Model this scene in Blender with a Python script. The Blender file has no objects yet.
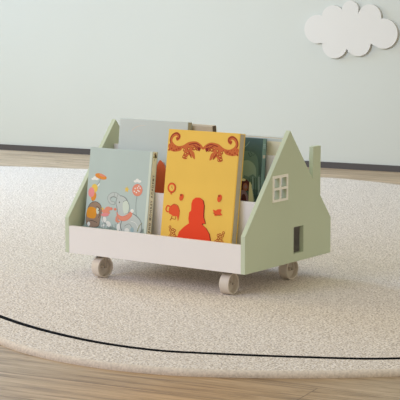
import bpy, bmesh, math, random
from mathutils import Vector, Matrix

S = bpy.context.scene
COL = S.collection
R = math.radians

# ------------------------------------------------------------------ camera
cam_d = bpy.data.cameras.new('camera')
cam = bpy.data.objects.new('camera', cam_d)
COL.objects.link(cam)
cam_d.sensor_fit = 'HORIZONTAL'
cam_d.sensor_width = 36
cam_d.lens = 36 * 1660.09 / 400
cam_d.clip_end = 100
yaw, pitch = R(35.508), R(7.8493)
cam.location = (2.94088, -3.47916, 0.83595)
cam.rotation_euler = (R(90) - pitch, 0, yaw)
S.camera = cam

# ------------------------------------------------------------------ light
world = bpy.data.worlds.new('world')
S.world = world
world.use_nodes = True
bg = world.node_tree.nodes['Background']
bg.inputs['Color'].default_value = (1.0, 0.951, 0.735, 1)
bg.inputs['Strength'].default_value = 0.655


def area(name, loc, target, size, energy, col, size_y=None):
    d = bpy.data.lights.new(name, 'AREA')
    d.energy = energy
    d.color = col
    d.size = size
    if size_y:
        d.shape = 'RECTANGLE'
        d.size_y = size_y
    o = bpy.data.objects.new(name, d)
    COL.objects.link(o)
    o.location = loc
    o.rotation_euler = (Vector(target) - Vector(loc)).to_track_quat('-Z', 'Y').to_euler()
    return o


wash = area('wall_wash_fill', (-1.8, -3.6, 2.6), (-1.1, 2.6, 0.35), 1.0, 7.0, (0.75, 0.88, 1.0))  # added narrow-spread lamp that brightens the middle of the wall
wash.data.spread = R(36)
area('front_fill', (-1.2, -4.6, 3.2), (0.2, 0.4, 0.2), 2.5, 112, (0.60, 0.68, 1.0))  # added cool fill from the front, no window modelled behind it
area('left_soft_light', (-4.7, 0.1, 1.5), (0, 0.3, 0.1), 1.8, 51, (1.0, 0.85, 0.34))  # unseen soft lamp for the light from the left, tint fitted
area('left_cool_fill', (-3.9, 1.4, 1.9), (0, 0.3, 0.1), 1.5, 110, (0.33, 0.59, 1.0))  # added blue fill from the left, offsets the warm lamps
area('left_front_fill', (-4.2, -1.6, 1.8), (0.6, -0.6, 0.0), 1.8, 42, (1.0, 0.82, 0.47))  # added warm fill from front left, aimed at the rug

S.view_settings.view_transform = 'Standard'
S.view_settings.look = 'None'
S.view_settings.gamma = 1
S.view_settings.use_curve_mapping = False
S.view_settings.exposure = 0.0


# ------------------------------------------------------------------ helpers
def lin(c):
    return tuple(((x / 255) / 12.92 if x / 255 <= 0.04045 else ((x / 255 + 0.055) / 1.055) ** 2.4) for x in c) + (1,)


def mat(name, col, rough=0.6, spec=0.3, noise=0.0, nscale=40, bump=0.0, bscale=200):
    m = bpy.data.materials.new(name)
    m.use_nodes = True
    nt = m.node_tree
    b = nt.nodes['Principled BSDF']
    b.inputs['Roughness'].default_value = rough
    b.inputs['Specular IOR Level'].default_value = spec
    b.inputs['Base Color'].default_value = lin(col)
    tc = nt.nodes.new('ShaderNodeTexCoord')
    if noise:
        n = nt.nodes.new('ShaderNodeTexNoise')
        n.inputs['Scale'].default_value = nscale
        n.inputs['Detail'].default_value = 4
        nt.links.new(tc.outputs['Object'], n.inputs['Vector'])
        r = nt.nodes.new('ShaderNodeValToRGB')
        c = lin(col)
        r.color_ramp.elements[0].position = 0.3
        r.color_ramp.elements[1].position = 0.7
        r.color_ramp.elements[0].color = tuple(max(0, v * (1 - noise)) for v in c[:3]) + (1,)
        r.color_ramp.elements[1].color = tuple(min(1, v * (1 + noise)) for v in c[:3]) + (1,)
        nt.links.new(n.outputs['Fac'], r.inputs['Fac'])
        nt.links.new(r.outputs['Color'], b.inputs['Base Color'])
    if bump:
        n2 = nt.nodes.new('ShaderNodeTexNoise')
        n2.inputs['Scale'].default_value = bscale
        nt.links.new(tc.outputs['Object'], n2.inputs['Vector'])
        bp = nt.nodes.new('ShaderNodeBump')
        bp.inputs['Strength'].default_value = bump
        bp.inputs['Distance'].default_value = 0.001
        nt.links.new(n2.outputs['Fac'], bp.inputs['Height'])
        nt.links.new(bp.outputs['Normal'], b.inputs['Normal'])
    return m


def link(name, bm, mats, parent=None, smooth=False, matrix=None, autosmooth=None):
    me = bpy.data.meshes.new(name)
    bm.normal_update()
    bm.to_mesh(me)
    bm.free()
    if not isinstance(mats, (list, tuple)):
        mats = [mats]
    for m in mats:
        me.materials.append(m)
    if smooth:
        for p in me.polygons:
            p.use_smooth = True
    if autosmooth is not None:
        me.set_sharp_from_angle(angle=R(autosmooth))
    o = bpy.data.objects.new(name, me)
    COL.objects.link(o)
    if parent:
        o.parent = parent
    if matrix is not None:
        o.matrix_local = matrix
    return o


def box(bm, x0, x1, y0, y1, z0, z1, mi=0, bevel=0.0, seg=2):
    r = bmesh.ops.create_cube(bm, size=1)
    vs = r['verts']
    for v in vs:
        v.co = Vector(((x0 + x1) / 2 + v.co.x * (x1 - x0), (y0 + y1) / 2 + v.co.y * (y1 - y0), (z0 + z1) / 2 + v.co.z * (z1 - z0)))
    fs = set(f for v in vs for f in v.link_faces)
    for f in fs:
        f.material_index = mi
    if bevel:
        es = list(set(e for v in vs for e in v.link_edges))
        rr = bmesh.ops.bevel(bm, geom=es, offset=bevel, segments=seg, affect='EDGES', profile=0.5)
        for f in rr['faces']:
            f.material_index = mi
    return vs


def slab(bm, loops, t, mi=0, xf=None):
    """flat outline (outer loop first, then holes) in local x,y given thickness t along z"""
    es = []
    for lp in loops:
        vs = [bm.verts.new((p[0], p[1], 0)) for p in lp]
        for i in range(len(vs)):
            es.append(bm.edges.new((vs[i], vs[(i + 1) % len(vs)])))
    g = bmesh.ops.triangle_fill(bm, use_beauty=True, use_dissolve=False, edges=es, normal=(0, 0, 1))
    faces = [f for f in g['geom'] if isinstance(f, bmesh.types.BMFace)]
    for f in faces:
        if f.normal.z > 0:
            f.normal_flip()
    ex = bmesh.ops.extrude_face_region(bm, geom=faces)
    nv = [e for e in ex['geom'] if isinstance(e, bmesh.types.BMVert)]
    for v in nv:
        v.co.z += t
    allv = set(nv)
    for f in faces:
        allv.update(f.verts)
    fs = set(f for v in allv for f in v.link_faces)
    bmesh.ops.recalc_face_normals(bm, faces=list(fs))
    for f in fs:
        f.material_index = mi
    if xf:
        for v in allv:
            v.co = xf @ v.co
    return allv


def cyl(bm, r0, r1, h0, h1, axis='x', c=(0, 0), seg=40, mi=0):
    """solid disc (r0=0) or ring between r0 and r1, from h0 to h1 along the axis"""
    def P(a, r, h):
        u, v = c[0] + r * math.cos(a), c[1] + r * math.sin(a)
        return {'x': (h, u, v), 'z': (u, v, h), 'y': (u, h, v)}[axis]
    A = [2 * math.pi * i / seg for i in range(seg)]
    o0 = [bm.verts.new(P(a, r1, h0)) for a in A]
    o1 = [bm.verts.new(P(a, r1, h1)) for a in A]
    fs = []
    if r0 > 0:
        i0 = [bm.verts.new(P(a, r0, h0)) for a in A]
        i1 = [bm.verts.new(P(a, r0, h1)) for a in A]
    for i in range(seg):
        j = (i + 1) % seg
        fs.append(bm.faces.new((o0[i], o0[j], o1[j], o1[i])))
        if r0 > 0:
            fs.append(bm.faces.new((i0[j], i0[i], i1[i], i1[j])))
            fs.append(bm.faces.new((o0[j], o0[i], i0[i], i0[j])))
            fs.append(bm.faces.new((o1[i], o1[j], i1[j], i1[i])))
    if r0 <= 0:
        fs.append(bm.faces.new(o0[::-1]))
        fs.append(bm.faces.new(o1))
    bmesh.ops.recalc_face_normals(bm, faces=fs)
    for f in fs:
        f.material_index = mi


def bevel_mod(o, w=0.001, seg=2):
    m = o.modifiers.new('bevel', 'BEVEL')
    m.width = w
    m.segments = seg
    m.limit_method = 'ANGLE'
    m.angle_limit = R(40)


def empty(name, loc, rz=0, **kw):
    o = bpy.data.objects.new(name, None)
    o.empty_display_size = 0.05
    COL.objects.link(o)
    o.location = loc
    o.rotation_euler = (0, 0, rz)
    tag(o, **kw)
    return o


def tag(o, **kw):
    for k, v in kw.items():
        if v:
            o[k] = v
    return o


def ell(cx, cy, rx, ry, n=24, rot=0.0, a0=0, a1=360):
    out = []
    k = n if a1 - a0 >= 360 else n + 1
    for i in range(k):
        a = R(a0 + (a1 - a0) * i / n)
        x, y = rx * math.cos(a), ry * math.sin(a)
        c, s = math.cos(R(rot)), math.sin(R(rot))
        out.append((cx + x * c - y * s, cy + x * s + y * c))
    return out


def spline(pts, n=6, closed=False):
    out = []
    N = len(pts)
    rng = range(N if closed else N - 1)
    for i in rng:
        if closed:
            p0, p1, p2, p3 = pts[i - 1], pts[i], pts[(i + 1) % N], pts[(i + 2) % N]
        else:
            p0, p1, p2, p3 = pts[max(i - 1, 0)], pts[i], pts[i + 1], pts[min(i + 2, N - 1)]
        for k in range(n):
            t = k / n
            out.append(tuple(0.5 * (2 * p1[j] + (p2[j] - p0[j]) * t + (2 * p0[j] - 5 * p1[j] + 4 * p2[j] - p3[j]) * t * t
                                    + (3 * p1[j] - p0[j] - 3 * p2[j] + p3[j]) * t ** 3) for j in (0, 1)))
    if not closed:
        out.append(tuple(pts[-1][:2]))
    return out


def stroke(pts, w0, w1=None, n=6):
    """ribbon outline along a smooth path whose width runs from w0 to w1"""
    w1 = w0 if w1 is None else w1
    p = spline(pts, n)
    L, Rr = [], []
    for i in range(len(p)):
        a, b = p[max(i - 1, 0)], p[min(i + 1, len(p) - 1)]
        dx, dy = b[0] - a[0], b[1] - a[1]
        l = math.hypot(dx, dy) or 1e-9
        w = (w0 + (w1 - w0) * i / (len(p) - 1)) / 2
        L.append((p[i][0] - dy / l * w, p[i][1] + dx / l * w))
        Rr.append((p[i][0] + dy / l * w, p[i][1] - dx / l * w))
    return L, Rr


class Art:
    """printed shapes in millimetres on a board lying in local x (right) / z (up), facing -y"""
    def __init__(self, bm):
        self.bm = bm
        self.oz = 0
        self.lift = 0
        self.k = 0

    def xf(self):
        self.k += 1
        y = -0.00005 - 0.000006 * self.k
        return Matrix(((1, 0, 0, 0), (0, 0, -1, 0), (0, 1, 0, 0), (0, 0, 0, 1))), y

    def poly(self, pts, mi):
        m, y = self.xf()
        lp = [(p[0] / 1000, max(0.5, p[1] + self.oz) / 1000) for p in pts]
        vs = [self.bm.verts.new((p[0], y, p[1])) for p in lp]
        es = [self.bm.edges.new((vs[i], vs[(i + 1) % len(vs)])) for i in range(len(vs))]
        g = bmesh.ops.triangle_fill(self.bm, use_beauty=True, edges=es, normal=(0, -1, 0))
        fs = [f for f in g['geom'] if isinstance(f, bmesh.types.BMFace)]
        for f in fs:
            f.normal_update()
            if f.normal.y > 0:
                f.normal_flip()
            f.material_index = mi

    def line(self, pts, w, mi, w1=None, n=6):
        m, y = self.xf()
        L, Q = stroke(pts, w, w1, n)
        a = [self.bm.verts.new((p[0] / 1000, y, (p[1] + self.oz) / 1000)) for p in L]
        b = [self.bm.verts.new((p[0] / 1000, y, (p[1] + self.oz) / 1000)) for p in Q]
        for i in range(len(a) - 1):
            f = self.bm.faces.new((a[i], b[i], b[i + 1], a[i + 1]))
            f.material_index = mi


# ------------------------------------------------------------------ materials
def wall_mat():
    return mat('sage_wall_paint', (194, 196, 191), 0.75, 0.2, noise=0.012, nscale=1.5, bump=0.05, bscale=150)


FZ = -0.015


def floor_mat(ang):
    m = bpy.data.materials.new('oak_plank_floor')
    m.use_nodes = True
    nt = m.node_tree
    N, Lk = nt.nodes, nt.links
    b = N['Principled BSDF']
    b.inputs['Roughness'].default_value = 0.55
    tc = N.new('ShaderNodeTexCoord')
    mp = N.new('ShaderNodeMapping')
    mp.inputs['Rotation'].default_value = (0, 0, -ang)
    mp.inputs['Location'].default_value = (0.55, 0.03, 0)
    Lk.new(tc.outputs['Object'], mp.inputs['Vector'])
    br = N.new('ShaderNodeTexBrick')
    br.inputs['Scale'].default_value = 1
    br.inputs['Brick Width'].default_value = 2.6
    br.inputs['Row Height'].default_value = 0.17
    br.inputs['Mortar Size'].default_value = 0.0012
    br.inputs['Mortar Smooth'].default_value = 0.2
    br.offset = 0.37
    br.inputs['Color1'].default_value = (0.0, 0.0, 0.0, 1)
    br.inputs['Color2'].default_value = (1, 1, 1, 1)
    br.inputs['Mortar'].default_value = (0.5, 0.5, 0.5, 1)
    Lk.new(mp.outputs['Vector'], br.inputs['Vector'])
    st = N.new('ShaderNodeMapping')
    st.inputs['Scale'].default_value = (1.6, 26, 1)
    Lk.new(mp.outputs['Vector'], st.inputs['Vector'])
    off = N.new('ShaderNodeVectorMath')
    off.operation = 'MULTIPLY_ADD'
    off.inputs[1].default_value = (7, 7, 7)
    Lk.new(br.outputs['Color'], off.inputs[0])
    Lk.new(st.outputs['Vector'], off.inputs[2])
    n = N.new('ShaderNodeTexNoise')
    n.inputs['Scale'].default_value = 2.2
    n.inputs['Detail'].default_value = 8
    n.inputs['Roughness'].default_value = 0.65
    n.inputs['Distortion'].default_value = 0.6
    Lk.new(off.outputs['Vector'], n.inputs['Vector'])
    r = N.new('ShaderNodeValToRGB')
    e = r.color_ramp.elements
    e[0].position = 0.28
    e[0].color = lin((148, 126, 104))
    e[1].position = 0.72
    e[1].color = lin((195, 172, 145))
    e[0].color = tuple(v * 0.78 for v in e[0].color[:3]) + (1,)
    e[0].position = 0.32
    e[1].position = 0.66
    e2 = r.color_ramp.elements.new(0.5)
    e2.color = lin((175, 152, 124))
    Lk.new(n.outputs['Fac'], r.inputs['Fac'])
    hs = N.new('ShaderNodeHueSaturation')
    mr = N.new('ShaderNodeMapRange')
    mr.inputs['To Min'].default_value = 0.93
    mr.inputs['To Max'].default_value = 1.07
    Lk.new(br.outputs['Color'], mr.inputs['Value'])
    Lk.new(mr.outputs['Result'], hs.inputs['Value'])
    Lk.new(r.outputs['Color'], hs.inputs['Color'])
    st2 = N.new('ShaderNodeMapping')
    st2.inputs['Scale'].default_value = (3.0, 34, 1)
    Lk.new(mp.outputs['Vector'], st2.inputs['Vector'])
    n2 = N.new('ShaderNodeTexNoise')
    n2.inputs['Scale'].default_value = 1.6
    n2.inputs['Detail'].default_value = 10
    n2.inputs['Roughness'].default_value = 0.75
    n2.inputs['Distortion'].default_value = 1.4
    Lk.new(st2.outputs['Vector'], n2.inputs['Vector'])
    r2 = N.new('ShaderNodeValToRGB')
    r2.color_ramp.elements[0].position = 0.34
    r2.color_ramp.elements[0].color = (0.62, 0.58, 0.54, 1)
    r2.color_ramp.elements[1].position = 0.50
    r2.color_ramp.elements[1].color = (1.04, 1.04, 1.04, 1)
    Lk.new(n2.outputs['Fac'], r2.inputs['Fac'])
    mg = N.new('ShaderNodeMix')
    mg.data_type = 'RGBA'
    mg.blend_type = 'MULTIPLY'
    mg.inputs['Factor'].default_value = 1.0
    Lk.new(hs.outputs['Color'], mg.inputs['A'])
    Lk.new(r2.outputs['Color'], mg.inputs['B'])
    mx = N.new('ShaderNodeMix')
    mx.data_type = 'RGBA'
    mx.inputs['B'].default_value = lin((110, 92, 74))
    Lk.new(br.outputs['Fac'], mx.inputs['Factor'])
    Lk.new(mg.outputs['Result'], mx.inputs['A'])
    # a round amber tint across the boards, fading outwards
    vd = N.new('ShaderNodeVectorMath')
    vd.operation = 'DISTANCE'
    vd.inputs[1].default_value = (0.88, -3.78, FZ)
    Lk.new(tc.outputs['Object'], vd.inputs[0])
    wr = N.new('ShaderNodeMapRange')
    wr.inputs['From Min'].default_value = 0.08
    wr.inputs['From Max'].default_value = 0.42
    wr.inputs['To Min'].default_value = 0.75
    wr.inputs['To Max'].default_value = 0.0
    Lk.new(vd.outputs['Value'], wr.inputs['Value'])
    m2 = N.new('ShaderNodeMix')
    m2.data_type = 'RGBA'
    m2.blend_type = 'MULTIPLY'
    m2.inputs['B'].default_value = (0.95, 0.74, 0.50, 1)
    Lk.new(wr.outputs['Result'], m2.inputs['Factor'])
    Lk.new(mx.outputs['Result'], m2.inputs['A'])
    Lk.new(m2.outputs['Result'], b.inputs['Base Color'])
    return m


def rug_mat():
    m = bpy.data.materials.new('cream_boucle_pile')
    m.use_nodes = True
    nt = m.node_tree
    N, Lk = nt.nodes, nt.links
    b = N['Principled BSDF']
    b.inputs['Roughness'].default_value = 0.95
    b.inputs['Specular IOR Level'].default_value = 0.05
    b.inputs['Sheen Weight'].default_value = 0.15
    tc = N.new('ShaderNodeTexCoord')
    n = N.new('ShaderNodeTexNoise')
    n.inputs['Scale'].default_value = 215
    n.inputs['Detail'].default_value = 4
    n.inputs['Roughness'].default_value = 0.7
    Lk.new(tc.outputs['Object'], n.inputs['Vector'])
    r = N.new('ShaderNodeValToRGB')
    e = r.color_ramp.elements
    e[0].position = 0.38
    e[0].color = lin((160, 144, 130))
    e[1].position = 0.56
    e[1].color = lin((240, 229, 219))
    Lk.new(n.outputs['Fac'], r.inputs['Fac'])
    Lk.new(r.outputs['Color'], b.inputs['Base Color'])
    v = N.new('ShaderNodeTexVoronoi')
    v.inputs['Scale'].default_value = 150
    Lk.new(tc.outputs['Object'], v.inputs['Vector'])
    bp = N.new('ShaderNodeBump')
    bp.inputs['Strength'].default_value = 0.6
    bp.inputs['Distance'].default_value = 0.004
    bp.invert = True
    Lk.new(v.outputs['Distance'], bp.inputs['Height'])
    Lk.new(bp.outputs['Normal'], b.inputs['Normal'])
    return m


M_WALL = wall_mat()
M_SAGE = mat('sage_lacquer', (201, 210, 186), 0.5, 0.3, noise=0.01, nscale=8)
M_WHITE = mat('warm_white_board', (240, 235, 234), 0.5, 0.3, noise=0.01, nscale=8)
M_CASTER = mat('cream_plastic', (216, 205, 194), 0.45, 0.4)
M_FORK = mat('taupe_plastic', (176, 164, 150), 0.5, 0.4)
M_STEEL = mat('taupe_metal', (140, 130, 118), 0.4, 0.5)
M_BASE = mat('charcoal_skirting', (76, 71, 71), 0.6)
M_CLOUD = mat('cloud_white', (208, 205, 202), 0.6, 0.2)
M_PAGE = mat('book_pages', (196, 184, 168), 0.9, 0.1, noise=0.06, nscale=900)
M_LINE = mat('black_yarn', (11, 10, 11), 0.95, 0.05)
M_RUG = rug_mat()
M_BIND = mat('rug_edge_binding', (218, 205, 192), 0.95, 0.05, noise=0.16, nscale=190, bump=0.5, bscale=220)

# ------------------------------------------------------------------ the room
WA = R(9.0703)
w = Vector((math.cos(WA), math.sin(WA), 0))
n = Vector((-math.sin(WA), math.cos(WA), 0))
KW = 2.79354
FZ = -0.015
wallM = Matrix(((w.x, n.x, 0, n.x * KW), (w.y, n.y, 0, n.y * KW), (0, 0, 1, 0), (0, 0, 0, 1)))   # local: x along the wall, y behind it

bm = bmesh.new()
box(bm, -6, 6, -9, 0.1, FZ - 0.1, FZ)
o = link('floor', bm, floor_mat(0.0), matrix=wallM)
o['kind'] = 'structure'
bm = bmesh.new()
box(bm, -6, 6, 0.004, 0.12, FZ, 2.8)
o = link('wall_back', bm, M_WALL, matrix=wallM)
o['kind'] = 'structure'
bm = bmesh.new()
box(bm, -6, 6, -0.008, 0.004, FZ, FZ + 0.026)
o = link('baseboard_back', bm, M_BASE, matrix=wallM)
o['kind'] = 'structure'

# ------------------------------------------------------------------ rug
outline = [(0.15, -0.575), (0.392, -0.704), (0.560, -0.750), (0.720, -0.753), (0.847, -0.728), (0.955, -0.684), (1.128, -0.576), (1.291, -0.438),
           (1.62, -0.12), (1.80, 0.35), (1.72, 0.95), (1.35, 1.50), (0.75, 1.95), (0.20, 2.19), (-0.198, 2.282), (-0.407, 2.318), (-0.60, 2.303),
           (-1.10, 2.140), (-1.553, 1.966), (-1.747, 1.904), (-1.95, 1.815), (-2.25, 1.60), (-2.38, 1.20), (-2.15, 0.70), (-1.60, 0.22), (-0.90, -0.12), (-0.25, -0.39)]
sm = spline(outline, 8, True)
cx = sum(p[0] for p in sm) / len(sm)
cy = sum(p[1] for p in sm) / len(sm)


def inset(pts, d):
    out = []
    N_ = len(pts)
    for i in range(N_):
        a, b = pts[i - 1], pts[(i + 1) % N_]
        dx, dy = b[0] - a[0], b[1] - a[1]
        l = math.hypot(dx, dy)
        out.append((pts[i][0] - dy / l * d, pts[i][1] + dx / l * d))
    return out


rug = empty('round_rug', (cx, cy, FZ), label='large cream boucle rug with a thin black curved line near its front edge',
            category='rug')
bm = bmesh.new()
rings = []
for d, z in ((0.001, 0.0), (0.0, 0.005), (0.001, 0.010), (0.004, 0.0135), (0.010, 0.015)):
    rings.append([bm.verts.new((p[0] - cx, p[1] - cy, z)) for p in inset(sm, d)])
for a, b in zip(rings[:-1], rings[1:]):
    for i in range(len(a)):
        j = (i + 1) % len(a)
        bm.faces.new((a[i], a[j], b[j], b[i]))
es = [bm.edges.get((rings[-1][i], rings[-1][(i + 1) % len(sm)])) for i in range(len(sm))]
bmesh.ops.triangle_fill(bm, use_beauty=True, edges=es, normal=(0, 0, 1))
bm.faces.new(rings[0][::-1])
bmesh.ops.recalc_face_normals(bm, faces=bm.faces[:])
for f in bm.faces:
    c_ = f.calc_center_median()
    if len(f.verts) == 4 and c_.z < 0.0145:
        f.material_index = 1
link('pile', bm, [M_RUG, M_BIND], rug, smooth=True, autosmooth=50)
line = [(-0.60, -0.10), (-0.30, -0.275), (-0.02, -0.416), (0.228, -0.522), (0.406, -0.578), (0.590, -0.607), (0.746, -0.598), (0.857, -0.560), (1.061, -0.462), (1.242, -0.348), (1.45, -0.10), (1.60, 0.25)]
L_, R_ = stroke(line, 0.0155, n=10)
bm = bmesh.new()
prof = []
for a, b in zip(L_, R_):
    m_ = ((a[0] + b[0]) / 2, (a[1] + b[1]) / 2)
    prof.append([bm.verts.new((p[0] - cx, p[1] - cy, z)) for p, z in ((a, 0.0140), (a, 0.0160), (m_, 0.0168), (b, 0.0160), (b, 0.0140))])
for a, b in zip(prof[:-1], prof[1:]):
    for i in range(4):
        bm.faces.new((a[i], a[i + 1], b[i + 1], b[i]))
bmesh.ops.recalc_face_normals(bm, faces=bm.faces[:])
link('border_line', bm, M_LINE, rug)['label'] = 'thin black line'

# ------------------------------------------------------------------ cloud on the wall
disks = [(-0.4002, 0.5872, 0.0615), (-0.3279, 0.6366, 0.0540), (-0.2499, 0.6727, 0.0375), (-0.1618, 0.6445, 0.0520),
         (-0.0986, 0.5732, 0.0640), (-0.2128, 0.5326, 0.0575), (-0.3201, 0.5211, 0.0575), (-0.2449, 0.5849, 0.072)]
c0 = (-0.2500, 0.5850)
out = []
NA = 360
for i in range(NA):
    a = 2 * math.pi * i / NA
    dx, dy = math.cos(a), math.sin(a)
    best = 0
    for (x, z, r) in disks:
        fx, fy = x - c0[0], z - c0[1]
        t = fx * dx + fy * dy
        h = r * r - (fx * fx + fy * fy - t * t)
        if h >= 0:
            best = max(best, t + math.sqrt(h))
    out.append((dx * best, dy * best))
bm = bmesh.new()
slab(bm, [out], 0.014)
pos = w * c0[0] + n * (KW + 0.004 - 0.014) + Vector((0, 0, c0[1]))
cm = Matrix(((w.x, 0, n.x, pos.x), (w.y, 0, n.y, pos.y), (0, 1, 0, pos.z), (0, 0, 0, 1)))
cl = link('wall_cloud', bm, M_CLOUD, matrix=cm)
bevel_mod(cl, 0.0012, 2)
tag(cl, label='white cut-out cloud plaque mounted high on the pale green wall', category='wall decoration')

# ------------------------------------------------------------------ the book rack
LX, D, ZB, ZS, ZA, T, ZF = 0.600, 0.4237, 0.064, 0.1625, 0.4190, 0.0132, 0.1393
rack = empty('bookshelf', (0, 0, 0), label='low house-shaped children\'s bookshelf on casters, sage gable ends, full of books, standing on the rug',
             category='bookshelf')


def rect(x0, x1, y0, y1):
    return [(x0, y0), (x1, y0), (x1, y1), (x0, y1)]


def gable(x, right):
    body = [(0, ZB), (D, ZB), (D, ZS)]
    if right:
        sl = (ZA - ZS) / (D / 2)
        body += [(0.367, ZS + (D - 0.367) * sl), (0.367, 0.3665), (0.3285, 0.3665), (0.3285, ZS + (D - 0.3285) * sl)]
    body += [(D / 2, ZA), (0, ZS)]
    loops = [body]
    if right:
        loops.append(rect(0.233, 0.2825, 0.086, 0.158))
        for i in range(2):
            for j in range(2):
                y0 = 0.1325 + i * 0.0335
                z0 = 0.2425 + j * 0.0312
                loops.append(rect(y0, y0 + 0.0275, z0, z0 + 0.0250))
    bm = bmesh.new()
    xf = Matrix(((0, 0, 1, x), (1, 0, 0, 0), (0, 1, 0, 0), (0, 0, 0, 1)))
    slab(bm, loops, T, 0, xf)
    o = link('gable_panel', bm, M_SAGE, rack)
    bevel_mod(o, 0.0006, 2)
    return o


gable(0, False)
g = gable(LX - T, True)
# white window frame set on the right gable
bm = bmesh.new()
loops = [rect(0.1265, 0.1995, 0.2365, 0.3060)]
for i in range(2):
    for j in range(2):
        y0 = 0.1325 + i * 0.0335
        z0 = 0.2425 + j * 0.0312
        loops.append(rect(y0, y0 + 0.0275, z0, z0 + 0.0250))
slab(bm, loops, 0.0030, 0, Matrix(((0, 0, 1, LX), (1, 0, 0, 0), (0, 1, 0, 0), (0, 0, 0, 1))))
o = link('window_frame', bm, mat('white_lacquer', (250, 246, 240), 0.45, 0.35), g)
o['label'] = 'white four-pane window frame'

x0, x1 = T, LX - T


def board(name, *a):
    bm = bmesh.new()
    box(bm, *a)
    o = link(name, bm, M_WHITE, rack)
    bevel_mod(o, 0.0008, 2)
    return o


board('front_panel', x0, x1, 0.0005, 0.0125, ZB, ZF)
board('back_panel', x0, x1, D - 0.0125, D - 0.0005, ZB, ZF)
board('bottom_board', x0, x1, 0.0125, D - 0.0125, ZB, ZB + 0.012)
board('divider', x0, x1, 0.090, 0.101, ZB + 0.012, 0.2385)
board('divider', x0, x1, 0.201, 0.2125, ZB + 0.012, 0.350)
board('divider', x0, x1, 0.325, 0.336, ZB + 0.012, 0.243)
board('shelf', x0, x1, 0.101, 0.201, 0.160, 0.172)
board('shelf', x0, x1, 0.2125, 0.325, 0.160, 0.172)


# casters
def caster(x, y, swivel, flip):
    c = bpy.data.objects.new('caster', None)
    COL.objects.link(c)
    c.empty_display_size = 0.02
    c.parent = rack
    c.location = (x, y, 0)
    c.rotation_euler = (0, 0, R(swivel))
    RW, HW = 0.0285, 0.0140
    bm = bmesh.new()
    cyl(bm, 0.0240, RW, -HW, HW, 'x', (0, RW), 48)
    cyl(bm, 0, 0.0245, -0.0012, 0.0012, 'x', (0, RW), 48)
    cyl(bm, 0, 0.0052, -HW * 0.75, HW * 0.75, 'x', (0, RW), 24)
    o = link('wheel', bm, M_CASTER, c)
    bevel_mod(o, 0.0010, 2)
    bm = bmesh.new()
    cyl(bm, 0, 0.0027, -HW * 0.85, HW * 0.85, 'x', (0, RW), 16)
    link('axle', bm, M_STEEL, o)
    # fork: a yoke over the tread with a short arm reaching into each side recess
    bm = bmesh.new()
    for s_ in (-1, 1):
        xa, xb = sorted((s_ * (HW + 0.0004), s_ * (HW + 0.0020)))
        slab(bm, [[(-0.008, 0.0600), (0.008, 0.0600), (0.006, 0.054), (0.0028, 0.0270), (-0.0028, 0.0270), (-0.006, 0.054)]], xb - xa, 0,
             Matrix(((0, 0, 1, xa), (1, 0, 0, 0), (0, 1, 0, 0), (0, 0, 0, 1))))
    box(bm, -HW - 0.0020, HW + 0.0020, -0.010, 0.010, 0.0585, 0.0605)
    link('fork', bm, M_FORK, c)
    bm = bmesh.new()
    box(bm, -0.019, 0.019, -0.019, 0.019, 0.0618, 0.0639, 0, 0.0008)
    cyl(bm, 0, 0.009, 0.0600, 0.0620, 'z', (0, 0), 24)
    link('mounting_plate', bm, M_STEEL, c)


caster(0.103, 0.034, -8, 1)
caster(0.526, 0.036, 4, 1)
caster(0.538, 0.306, -3, 1)
caster(0.095, 0.330, 8, 1)


# ------------------------------------------------------------------ books
def book(name, wdt, hgt, thk, cover, loc, tilt, spine_side, label, draw=None, extra=(), spine=None, group=None, spine_draw=None):
    """local frame: x across the front, z up, y from the front cover to the back; spine on the 'right' or 'left'"""
    lift = max(0.0, thk * math.sin(R(tilt)) + 0.0002)      # the lowest edge rests on the board
    loc = (loc[0], loc[1] + lift * math.tan(R(tilt)), loc[2] + lift)
    hgt -= lift
    o = empty('book', loc, 0, label=label, category='book', group=group)
    o.rotation_euler = (R(-tilt), 0, 0)
    o.name = name
    ct = 0.0022
    mats = [cover] + list(extra)
    bm = bmesh.new()
    box(bm, 0, wdt, 0, ct, 0, hgt, 0, 0.0006)
    if draw:
        A_ = Art(bm)
        A_.lift = lift * 1000
        A_.oz = -A_.lift
        draw(A_)
    link('front_cover', bm, mats, o)
    bm = bmesh.new()
    box(bm, 0, wdt, thk - ct * 1.6, thk, 0, hgt, 0, 0.0006)
    link('back_cover', bm, cover, o)
    sx = (wdt - ct, wdt) if spine_side == 'right' else (0, ct)
    bm = bmesh.new()
    box(bm, sx[0], sx[1], ct, thk - ct, 0, hgt, 0, 0.0)
    sp = link('spine', bm, spine or cover, o)
    px = (ct if spine_side == 'left' else 0.003, wdt - (ct if spine_side == 'right' else 0.0008))
    bm = bmesh.new()
    box(bm, px[0], px[1], ct, thk - ct * 1.6, 0.003, hgt - 0.0015)
    link('pages', bm, M_PAGE, o)
    return o, sp


def text_on(parent, body, size, m, mx, name='lettering'):
    cu = bpy.data.curves.new(name, 'FONT')
    cu.body = body
    cu.size = size
    cu.align_x = 'CENTER'
    cu.align_y = 'CENTER'
    cu.extrude = 0.00005
    cu.space_character = 1.35
    cu.offset = size * 0.02
    t = bpy.data.objects.new(name, cu)
    COL.objects.link(t)
    bpy.context.view_layer.update()
    me = bpy.data.meshes.new_from_object(t.evaluated_get(bpy.context.evaluated_depsgraph_get()))
    bpy.data.objects.remove(t)
    me.materials.clear()
    me.materials.append(m)
    o = bpy.data.objects.new(name, me)
    COL.objects.link(o)
    o.parent = parent
    o.matrix_local = mx
    return o


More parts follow.
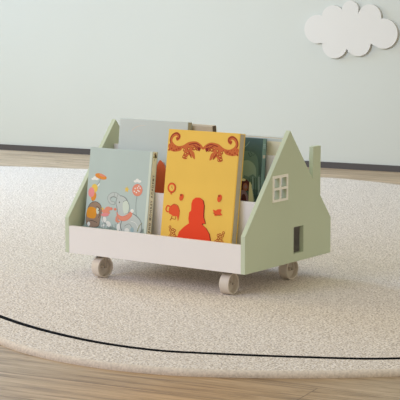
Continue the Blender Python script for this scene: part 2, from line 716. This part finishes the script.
# colours used in print
C = {}
for k, v in dict(hinge=(214, 224, 212), orange=(232, 148, 62), coral=(232, 150, 126), pink=(238, 150, 152), yellow=(240, 204, 96), white=(240, 240, 236), brown=(162, 136, 116),
                 grey=(198, 206, 204), dgrey=(134, 142, 140), balloon=(232, 138, 116), olive=(150, 150, 100), ink=(70, 62, 56), shirt=(236, 158, 52),
                 meadow=(152, 170, 162), red=(238, 72, 34), rust=(176, 70, 30), rust2=(206, 108, 54), flame=(232, 88, 44), darkred=(140, 34, 26),
                 lilac=(198, 194, 200), orangered=(232, 110, 66), teal=(98, 128, 124), teal2=(138, 164, 154), teal3=(58, 84, 86), skin=(158, 104, 88),
                 maroon=(86, 42, 50), cream=(226, 228, 190), mauve=(146, 122, 138), black=(34, 30, 32), sky=(164, 190, 196), offw=(222, 214, 206)).items():
    C[k] = mat('print_' + k, v, 0.6, 0.25)

order_e = ['orange', 'coral', 'pink', 'yellow', 'white', 'brown', 'grey', 'dgrey', 'balloon', 'olive', 'ink', 'shirt', 'meadow', 'sky', 'hinge']
ie = {k: i + 1 for i, k in enumerate(order_e)}


def draw_animals(A):
    P, Ln = A.poly, A.line
    # pale hinge strip beside the spine
    P([(207.5, 1), (215.6, 1), (215.6, 278.5), (208.5, 278.5)], ie['hinge'])
    # meadow along the foot
    P(spline([(2, 40), (2, 66), (20, 60), (45, 66), (70, 58), (95, 66), (120, 60), (150, 68), (180, 58), (205, 70), (209, 56), (209, 40)], 3, True), ie['meadow'])
    for x, z in ((12, 66), (40, 62), (66, 66), (92, 60), (120, 66), (150, 60), (186, 70), (200, 62)):
        P(ell(x, z, 6, 3, 10, 20), ie['dgrey'] if x % 4 == 0 else ie['white'])
    for x in range(8, 206, 9):
        Ln([(x, 56), (x + 2, 62), (x + 1, 69 + (x * 7) % 6)], 1.4, ie['dgrey'])
    # kite cap, clouds
    P(ell(45, 200, 21, 7.5, 20, -10), ie['orange'])
    P(ell(50, 203, 12, 3, 16, -10), ie['coral'])
    for cx_, cz in ((24, 192), (172, 196)):
        P(ell(cx_ - 6, cz - 1, 6, 3.2), ie['white'])
        P(ell(cx_, cz + 2, 6, 5), ie['white'])
        P(ell(cx_ + 7, cz, 7, 3.6), ie['white'])
    Ln([(44, 196), (41, 184), (30, 172), (26, 164)], 1.3, ie['dgrey'])
    P(ell(39, 176, 6, 2.2, 12, 50), ie['white'])
    # balloons held by the bear
    P(ell(25, 143, 9, 13, 20, -14), ie['orange'])
    P(ell(26, 166, 11, 12), ie['yellow'])
    P(ell(16, 154, 11, 14), ie['pink'])
    Ln([(22, 132), (26, 124), (32, 116)], 1.3, ie['ink'])
    # star and dotted balloon
    P([(139, 180), (141.5, 174.5), (147, 173), (142.5, 169), (143, 163), (138, 166.5), (133, 164), (134.5, 170), (131, 174), (136, 174.5)], ie['yellow'])
    P(ell(175, 172, 17.5, 16.5), ie['balloon'])
    P(ell(175, 172, 15, 14), ie['coral'])
    for dx, dz in ((-8, 4), (-3, -7), (0, 6), (6, -3), (9, 6), (-10, -4), (2, -1), (4, 11)):
        P(ell(175 + dx, 172 + dz, 2.3, 2, 8), ie['white'])
    Ln([(175, 156), (174, 130), (178, 104), (184, 86)], 1.2, ie['dgrey'])
    # hunched bear in an orange shirt
    P(spline([(6, 66), (4, 96), (14, 122), (34, 130), (52, 122), (58, 104), (54, 80), (50, 62), (28, 58)], 5, True), ie['ink'])
    P(spline([(7, 67), (5, 96), (15, 121), (34, 128.6), (51, 121), (57, 104), (53, 80), (49, 63), (28, 59)], 5, True), ie['brown'])
    P(ell(34, 124, 5, 5), ie['brown'])
    P(spline([(6, 88), (6, 106), (18, 114), (36, 110), (40, 98), (36, 84), (18, 82)], 4, True), ie['shirt'])
    Ln([(38, 116), (48, 112), (52, 98), (48, 86)], 1.6, ie['ink'])
    P(ell(43, 104, 5, 9, 14, 10), ie['hinge'])
    P(ell(46, 106, 1.6, 1.6, 8), ie['ink'])
    Ln([(10, 72), (26, 76), (44, 72)], 1.4, ie['ink'])
    P(ell(24, 63, 9, 5), ie['brown'])
    P(ell(15, 66, 5, 6), ie['white'])
    # piglet between them
    P(ell(78, 112, 11, 7, 16, 15), ie['coral'])
    P(ell(72, 104, 15, 6, 16, -8), ie['coral'])
    P(ell(70, 96, 14, 5, 16, 6), ie['pink'])
    P(ell(90, 114, 5, 4), ie['balloon'])
    P(ell(60, 112, 4, 3), ie['yellow'])
    P(ell(68, 82, 9, 8, 14, 30), ie['white'])
    P(ell(84, 72, 10, 7, 14, -30), ie['white'])
    Ln([(62, 90), (66, 76), (80, 70)], 1.6, ie['dgrey'])
    # elephant
    P(spline([(120, 60), (116, 84), (126, 102), (152, 110), (180, 102), (198, 84), (199, 60), (182, 50), (140, 50)], 5, True), ie['dgrey'])
    P(spline([(122, 61), (118, 84), (127, 100), (152, 108), (179, 100), (196, 84), (197, 62), (182, 52), (140, 52)], 5, True), ie['grey'])
    P(spline([(108, 148), (124, 153), (142, 144), (151, 122), (150, 98), (130, 90), (114, 96), (110, 116), (104, 132)], 5, True), ie['dgrey'])
    Ln([(120, 143), (104, 153), (88, 152), (79, 143), (86, 132), (101, 130)], 14, ie['dgrey'], 8)
    P(spline([(110, 146), (124, 151), (141, 142), (149, 122), (148, 100), (130, 92), (116, 98), (112, 116), (106, 132)], 5, True), ie['grey'])
    Ln([(120, 143), (104, 153), (88, 152), (79, 143), (86, 132), (100, 130)], 12, ie['grey'], 6)
    Ln([(104, 146), (92, 147), (86, 142)], 1.4, ie['dgrey'])
    Ln([(98, 158), (96, 148)], 1.0, ie['dgrey'])
    Ln([(110, 156), (107, 146)], 1.0, ie['dgrey'])
    P(spline([(130, 136), (142, 140), (152, 126), (150, 106), (138, 104), (130, 118)], 4, True), ie['hinge'])
    Ln([(129, 136), (142, 141), (152, 126), (150, 108), (140, 104)], 1.2, ie['dgrey'])
    P(ell(117, 134, 1.8, 2.2, 8), ie['ink'])
    P(spline([(110, 108), (114, 92), (130, 84), (150, 88), (164, 102), (160, 114), (148, 104), (132, 97), (118, 100)], 5, True), ie['balloon'])
    P(spline([(112, 106), (116, 94), (130, 87), (148, 90), (161, 103), (158, 110), (148, 101), (132, 94), (118, 98)], 5, True), ie['coral'])
    P(spline([(110, 96), (118, 84), (126, 84), (118, 78), (108, 82)], 4, True), ie['coral'])
    P(ell(163, 114, 6, 5), ie['white'])
    P(ell(104, 114, 5, 3.5), ie['balloon'])
    Ln([(130, 84), (127, 70), (132, 58)], 1.6, ie['ink'])
    Ln([(140, 70), (156, 78), (168, 68)], 1.2, ie['dgrey'])
    P(ell(120, 66, 6, 10), ie['white'])
    P(ell(150, 60, 8, 6), ie['white'])
    P(ell(168, 62, 6, 8), ie['sky'])
    Ln([(160, 86), (178, 82), (190, 66)], 1.3, ie['white'])
    Ln([(186, 60), (192, 76), (200, 84)], 3, ie['olive'], 1)


M_TEALCOVER = mat('pale_teal_cover', (190, 205, 202), 0.5, 0.3, noise=0.03, nscale=9)
M_SPINE = mat('cream_green_spine', (242, 245, 234), 0.55, 0.3)
b1, sp = book('picture_book', 0.2165, 0.2790, 0.0240, M_TEALCOVER, (0.0290, 0.040, 0.076), 8, 'right',
              'pale teal picture book with cartoon animals and balloons, leaning in the front row at left', draw_animals, [C[k] for k in order_e], spine=M_SPINE)
sp['label'] = 'cream spine with dark lettering'
# lettering runs up the spine (faces +x)
rot = Matrix(((0, 0, 1, 0), (0, 1, 0, 0), (-1, 0, 0, 0), (0, 0, 0, 1)))
mx = Matrix.Translation((0.21660, 0.0125, 0.1335)) @ Matrix(((0, 0, 1, 0), (0, -1, 0, 0), (1, 0, 0, 0), (0, 0, 0, 1)))
# columns: text x -> +z, text y -> -y, text normal -> +x
text_on(sp, 'AND MONKEY ACADEMY', 0.0108, C['ink'], mx, 'lettering')
bm = bmesh.new()
ar = Art(bm)
ar.poly(ell(0, 10, 5, 4), 0)
ar.poly(ell(3, 4, 4, 6, 14, 20), 1)
ar.poly(ell(-5, 2, 3, 3), 2)
ar.poly(ell(5, -6, 3, 3), 2)
ar.line([(-4, 8), (0, 0), (-3, -8)], 1.4, 2)
emb = link('emblem', bm, [C['brown'], C['ink'], C['olive']], sp, matrix=Matrix(((0, -1, 0, 0.2165), (1, 0, 0, 0.0125), (0, 0, 1, 0.2585), (0, 0, 0, 1))))

order_y = ['red', 'rust', 'rust2', 'flame', 'darkred', 'ochre', 'edge']
C['ochre'] = mat('print_ochre', (238, 196, 92), 0.6, 0.25)
C['edge'] = mat('print_amber', (214, 158, 62), 0.6, 0.25)
iy = {k: i + 1 for i, k in enumerate(order_y)}


def draw_yellow(A):
    P, Ln = A.poly, A.line
    P([(229, 1), (230.4, 1), (230.4, 343), (229.6, 343)], iy['edge'])

    def mir(pts, s):
        return [(117 + s * (117 - p[0]), p[1]) for p in pts] if s == 1 else pts
    for s in (0, 1):
        # curled scroll
        Ln(mir([(27, 318), (34, 321), (35, 328), (26, 332), (15, 326), (10, 314), (17, 303), (33, 296), (52, 299), (70, 309), (92, 312), (107, 306), (117, 297)], s), 11, iy['rust2'], 6)
        Ln(mir([(29, 317), (36, 321), (36, 329), (26, 334), (13, 328), (7, 314), (15, 301), (33, 294), (52, 296), (70, 306), (92, 309), (106, 303)], s), 3.0, iy['darkred'], 1.8)
        P(mir(ell(30, 319, 4, 3.5), s), iy['rust'])
        P(mir(spline([(60, 300), (76, 312), (94, 313), (108, 305), (112, 298), (98, 292), (84, 296), (72, 294)], 4, True), s), iy['rust2'])
        P(mir(spline([(2, 300), (10, 306), (24, 302), (40, 296), (50, 298), (44, 288), (24, 284), (8, 288)], 4, True), s), iy['rust2'])
        for q0 in range(5):
            Ln(mir([(62 + q0 * 9, 303 + (q0 % 3)), (66 + q0 * 9, 298), (64 + q0 * 9, 292)], s), 1.8, iy['darkred'], 1)
            Ln(mir([(6 + q0 * 9, 302 - q0), (11 + q0 * 8, 296 - q0 * .5), (10 + q0 * 8, 288)], s), 1.6, iy['rust'], 1)
        Ln(mir([(70, 306), (92, 310), (107, 304)], s), 2.6, iy['darkred'])
        # leaf sprays below
        P(mir(spline([(4, 293), (16, 298), (36, 292), (30, 286), (14, 285)], 4, True), s), iy['rust2'])
        for x, z in ((6, 288), (14, 292), (22, 287), (30, 290), (38, 293)):
            P(mir(ell(x, z, 3.4, 2.8, 8, 30), s), iy['rust'])
        P(mir(spline([(52, 298), (66, 304), (84, 304), (96, 298), (84, 292), (72, 278), (60, 266), (52, 272), (56, 284)], 4, True), s), iy['rust2'])
        for x, z, r in ((56, 272, 5), (64, 270, 4.5), (60, 280, 5), (68, 284, 4), (56, 290, 4.5), (70, 294, 5), (88, 296, 6), (99, 295, 5), (80, 300, 3)):
            P(mir(ell(x, z, r, r * .8, 9, 30), s), iy['rust'])
            P(mir(ell(x + .6, z + .6, r * .45, r * .35, 7, 30), s), iy['ochre'])
        P(mir(spline([(82, 290), (90, 284), (93, 268), (84, 274), (78, 286)], 4, True), s), iy['rust2'])
        P(mir(spline([(72, 288), (80, 280), (82, 270), (76, 276), (70, 284)], 4, True), s), iy['rust'])
        P(mir(ell(104, 296, 5, 5), s), iy['darkred'])
        Ln(mir([(84, 306), (96, 300), (106, 290)], s), 2, iy['darkred'])
        # lace tufts at the foot
        q = 1 if s else 0
        for x, z in ((30, 58), (38, 56), (34, 66), (42, 66), (30, 74), (38, 76), (46, 60), (52, 56), (28, 82), (44, 74)):
            P(mir(ell(x + 2, z, 4.2, 4.2, 9), q), iy['rust'])
            P(mir(ell(x + 2, z, 2.2, 2.2, 8), q), iy['ochre'])
    # standing figure in a tall hat, cut off by the rack
    sil = [(95, 132), (94, 150), (97, 160), (106, 167), (120, 168), (130, 162), (135, 148), (135, 128), (136, 118), (141, 107), (143, 101), (136, 101),
           (133, 98), (146, 90), (158, 76), (166, 52), (166, 20), (54, 20), (55, 52), (61, 72), (76, 87), (91, 97), (88, 110), (89, 126)]
    P([(x + 3, z - 1) for x, z in sil], iy['darkred'])
    P(sil, iy['red'])
    # clock, cups, kettle, bow
    P(ell(25.5, 187, 14, 14), iy['rust'])
    P(ell(25.5, 187.5, 12.5, 12.8), iy['flame'])
    P(ell(25.5, 187, 8.6, 8.8), iy['ochre'])
    Ln([(25.5, 187), (25.5, 193)], 1.4, iy['rust'])
    Ln([(25.5, 187), (29, 186)], 1.4, iy['rust'])
    P(ell(25, 171, 3, 2), iy['flame'])
    P(ell(60, 164, 6.5, 9.5, 16, -22), iy['flame'])
    P(ell(58, 170, 4, 3.2, 12), iy['rust'])
    P(ell(60, 160, 2, 2.6, 10), iy['rust2'])
    P(ell(183, 171, 7, 10.5, 16, -15), iy['flame'])
    P(ell(181, 177, 4, 3.4, 12), iy['rust'])
    P(ell(185, 166, 2.2, 3, 10), iy['rust2'])
    P(spline([(24, 118), (22, 132), (34, 143), (50, 140), (58, 126), (56, 108), (54, 100), (50, 112), (38, 112), (30, 116)], 4, True), iy['flame'])
    Ln([(28, 124), (18, 122), (12, 128), (16, 138), (26, 136)], 3, iy['flame'], 4)
    Ln([(28, 136), (36, 144), (50, 141), (58, 126)], 1.2, iy['rust'])
    Ln([(34, 112), (31, 104), (28, 100)], 2, iy['rust'])
    Ln([(46, 112), (46, 105), (42, 104), (32, 106)], 1.4, iy['rust'])
    P(spline([(165, 140), (174, 138), (180, 142), (192, 142), (190, 134), (196, 128), (184, 126), (172, 124), (170, 130)], 4, True), iy['flame'])
    Ln([(166, 132), (176, 127), (190, 127)], 1.8, iy['rust'])


M_YEL = mat('golden_yellow_cover', (242, 199, 90), 0.5, 0.3, noise=0.035, nscale=7)
book('picture_book', 0.2315, 0.3440, 0.0250, M_YEL, (0.2935, 0.040, 0.076), 8, 'left',
     'golden yellow tall book with red scrollwork and a red silhouette, in the front row', draw_yellow, [C[k] for k in order_y])

# grey book behind, on the middle tier
order_g = ['white', 'orangered', 'rust', 'offw']
ig = {k: i + 1 for i, k in enumerate(order_g)}


def draw_grey(A):
    A.oz = -22 - A.lift
    A.line([(42, 243), (56, 254), (74, 260), (92, 262)], 2.6, ig['offw'], 0.8)
    A.poly(spline([(140, 70), (134, 110), (139, 150), (148, 168), (158, 164), (168, 152), (174, 132), (172, 100), (164, 70)], 5, True), ig['orangered'])
    A.line([(162, 164), (172, 148), (177, 130), (175, 100)], 1.6, ig['rust'])


M_GREY = mat('lilac_grey_cover', (206, 214, 213), 0.5, 0.3, noise=0.02, nscale=7)
M_TAUPE = mat('taupe_spine', (184, 176, 154), 0.6, 0.3)
_, sp = book('picture_book', 0.237, 0.256, 0.020, M_GREY, (0.0495, 0.1583, 0.172), 6, 'right',
             'pale lilac-grey tall book with an orange shape, standing behind the teal animal book', draw_grey, [C[k] for k in order_g], spine=M_TAUPE)
sp['label'] = 'olive taupe spine'

order_t = ['teal', 'teal2', 'teal3', 'skin', 'maroon', 'cream', 'mauve', 'black', 'sky']
it = {k: i + 1 for i, k in enumerate(order_t)}


def draw_teal(A):
    A.oz = -22 - A.lift
    def sh(p):
        return [(max(1, min(85.5, 23 + x)), z + 16) for x, z in p]

    def P(p, i):
        A.poly(sh(p), i)

    def Ln(p, w_, i, w1=None):
        A.line(sh(p), w_, i, w1)
    P(spline([(-20, 120), (-18, 176), (10, 196), (44, 190), (56, 160), (52, 110), (10, 100)], 5, True), it['teal'])
    P(spline([(-14, 112), (-6, 158), (20, 172), (44, 160), (50, 136), (44, 108)], 5, True), it['teal2'])
    P([(6, 118), (12, 132), (26, 128), (40, 136), (52, 128), (66, 136), (76, 128), (78, 96), (6, 96)], it['teal'])
    for x in (14, 30, 36, 46, 54, 62, 70):
        Ln([(x, 58), (x + 1, 90), (x - 1, 122 + x % 7)], 2.2, it['teal3'])
    for x in (40, 58, 66):
        Ln([(x, 60), (x + 2, 96), (x, 130)], 1.6, it['sky'])
    Ln([(22, 192), (28, 182), (34, 186)], 2, it['teal3'], 1)
    Ln([(10, 206), (18, 214), (24, 222)], 1.6, it['teal2'], 1)
    Ln([(28, 196), (36, 186), (42, 190)], 1.4, it['teal3'], 1)
    # girl with dark curls and a child in a pale dress
    P(ell(16, 106, 15, 15), it['maroon'])
    P(ell(7, 98, 7, 9), it['maroon'])
    P(ell(27, 100, 6, 10), it['maroon'])
    P(ell(18, 100, 8, 11), it['skin'])
    P(ell(10, 119, 8, 3.5), it['cream'])
    P(spline([(2, 84), (12, 92), (24, 84), (30, 66), (30, 40), (2, 40)], 4, True), it['mauve'])
    P(spline([(8, 76), (18, 80), (24, 60), (20, 40), (8, 40)], 4, True), it['maroon'])
    P(spline([(30, 112), (36, 110), (44, 88), (48, 66), (48, 40), (28, 40), (30, 66)], 4, True), it['cream'])
    Ln([(38, 104), (44, 84), (46, 60)], 2, it['teal2'])
    P(ell(19, 101, 4, 5), it['mauve'])
    P(ell(56, 76, 8, 7), it['teal3'])


M_DTEAL = mat('deep_teal_cover', (66, 94, 96), 0.4, 0.4, noise=0.30, nscale=14)
M_DTSP = mat('slate_teal_spine', (128, 160, 158), 0.45, 0.4, noise=0.12, nscale=30)
_, sp = book('picture_book', 0.0880, 0.2255, 0.0215, M_DTEAL, (0.4490, 0.1559, 0.172), 5, 'right',
             'narrow deep teal book with two painted figures, standing behind the golden yellow book', draw_teal, [C[k] for k in order_t], spine=M_DTSP)
sp['label'] = 'slate teal spine'
bm = bmesh.new()
ar = Art(bm)
for z in (52, 47, 43, 22, 20, 18):
    ar.line([(-6, z), (0, z + (z % 3) - 1), (6, z)], 2.4 if z > 30 else 3.4, 0 if z > 30 else 1)
link('lettering', bm, [C['sky'], C['offw']], sp, matrix=Matrix(((0, -1, 0, 0.0880), (1, 0, 0, 0.0108), (0, 0, 1, 0.156), (0, 0, 0, 1))))

# books on the far side, leaning the other way on the middle divider
M_BEIGE = mat('sand_beige_cover', (208, 194, 174), 0.6, 0.25, noise=0.06, nscale=30)
M_DARKSP = mat('dark_corner_spine', (96, 82, 72), 0.6)
M_CREAM = mat('cream_cover', (236, 230, 204), 0.6, 0.25, noise=0.03, nscale=10)


def far_book(x, width, height, thk, cover, spine, label, draw=None, extra=()):
    book('picture_book', width, height, thk, cover, (x, 0.2320, 0.172), -6, 'right', label, draw, extra, spine=spine)


def draw_cream(A):
    A.poly([(1, 1), (149, 1), (149, 217), (1, 217)], 1)


far_book(0.180, 0.172, 0.246, 0.020, M_BEIGE, M_DARKSP, 'sandy beige book on the far side, its top edge showing above the golden yellow book')
far_book(0.430, 0.150, 0.225, 0.022, M_GREY, M_CREAM, 'cream book behind the divider, showing between the deep teal book and the house gable', draw_cream, [M_CREAM])
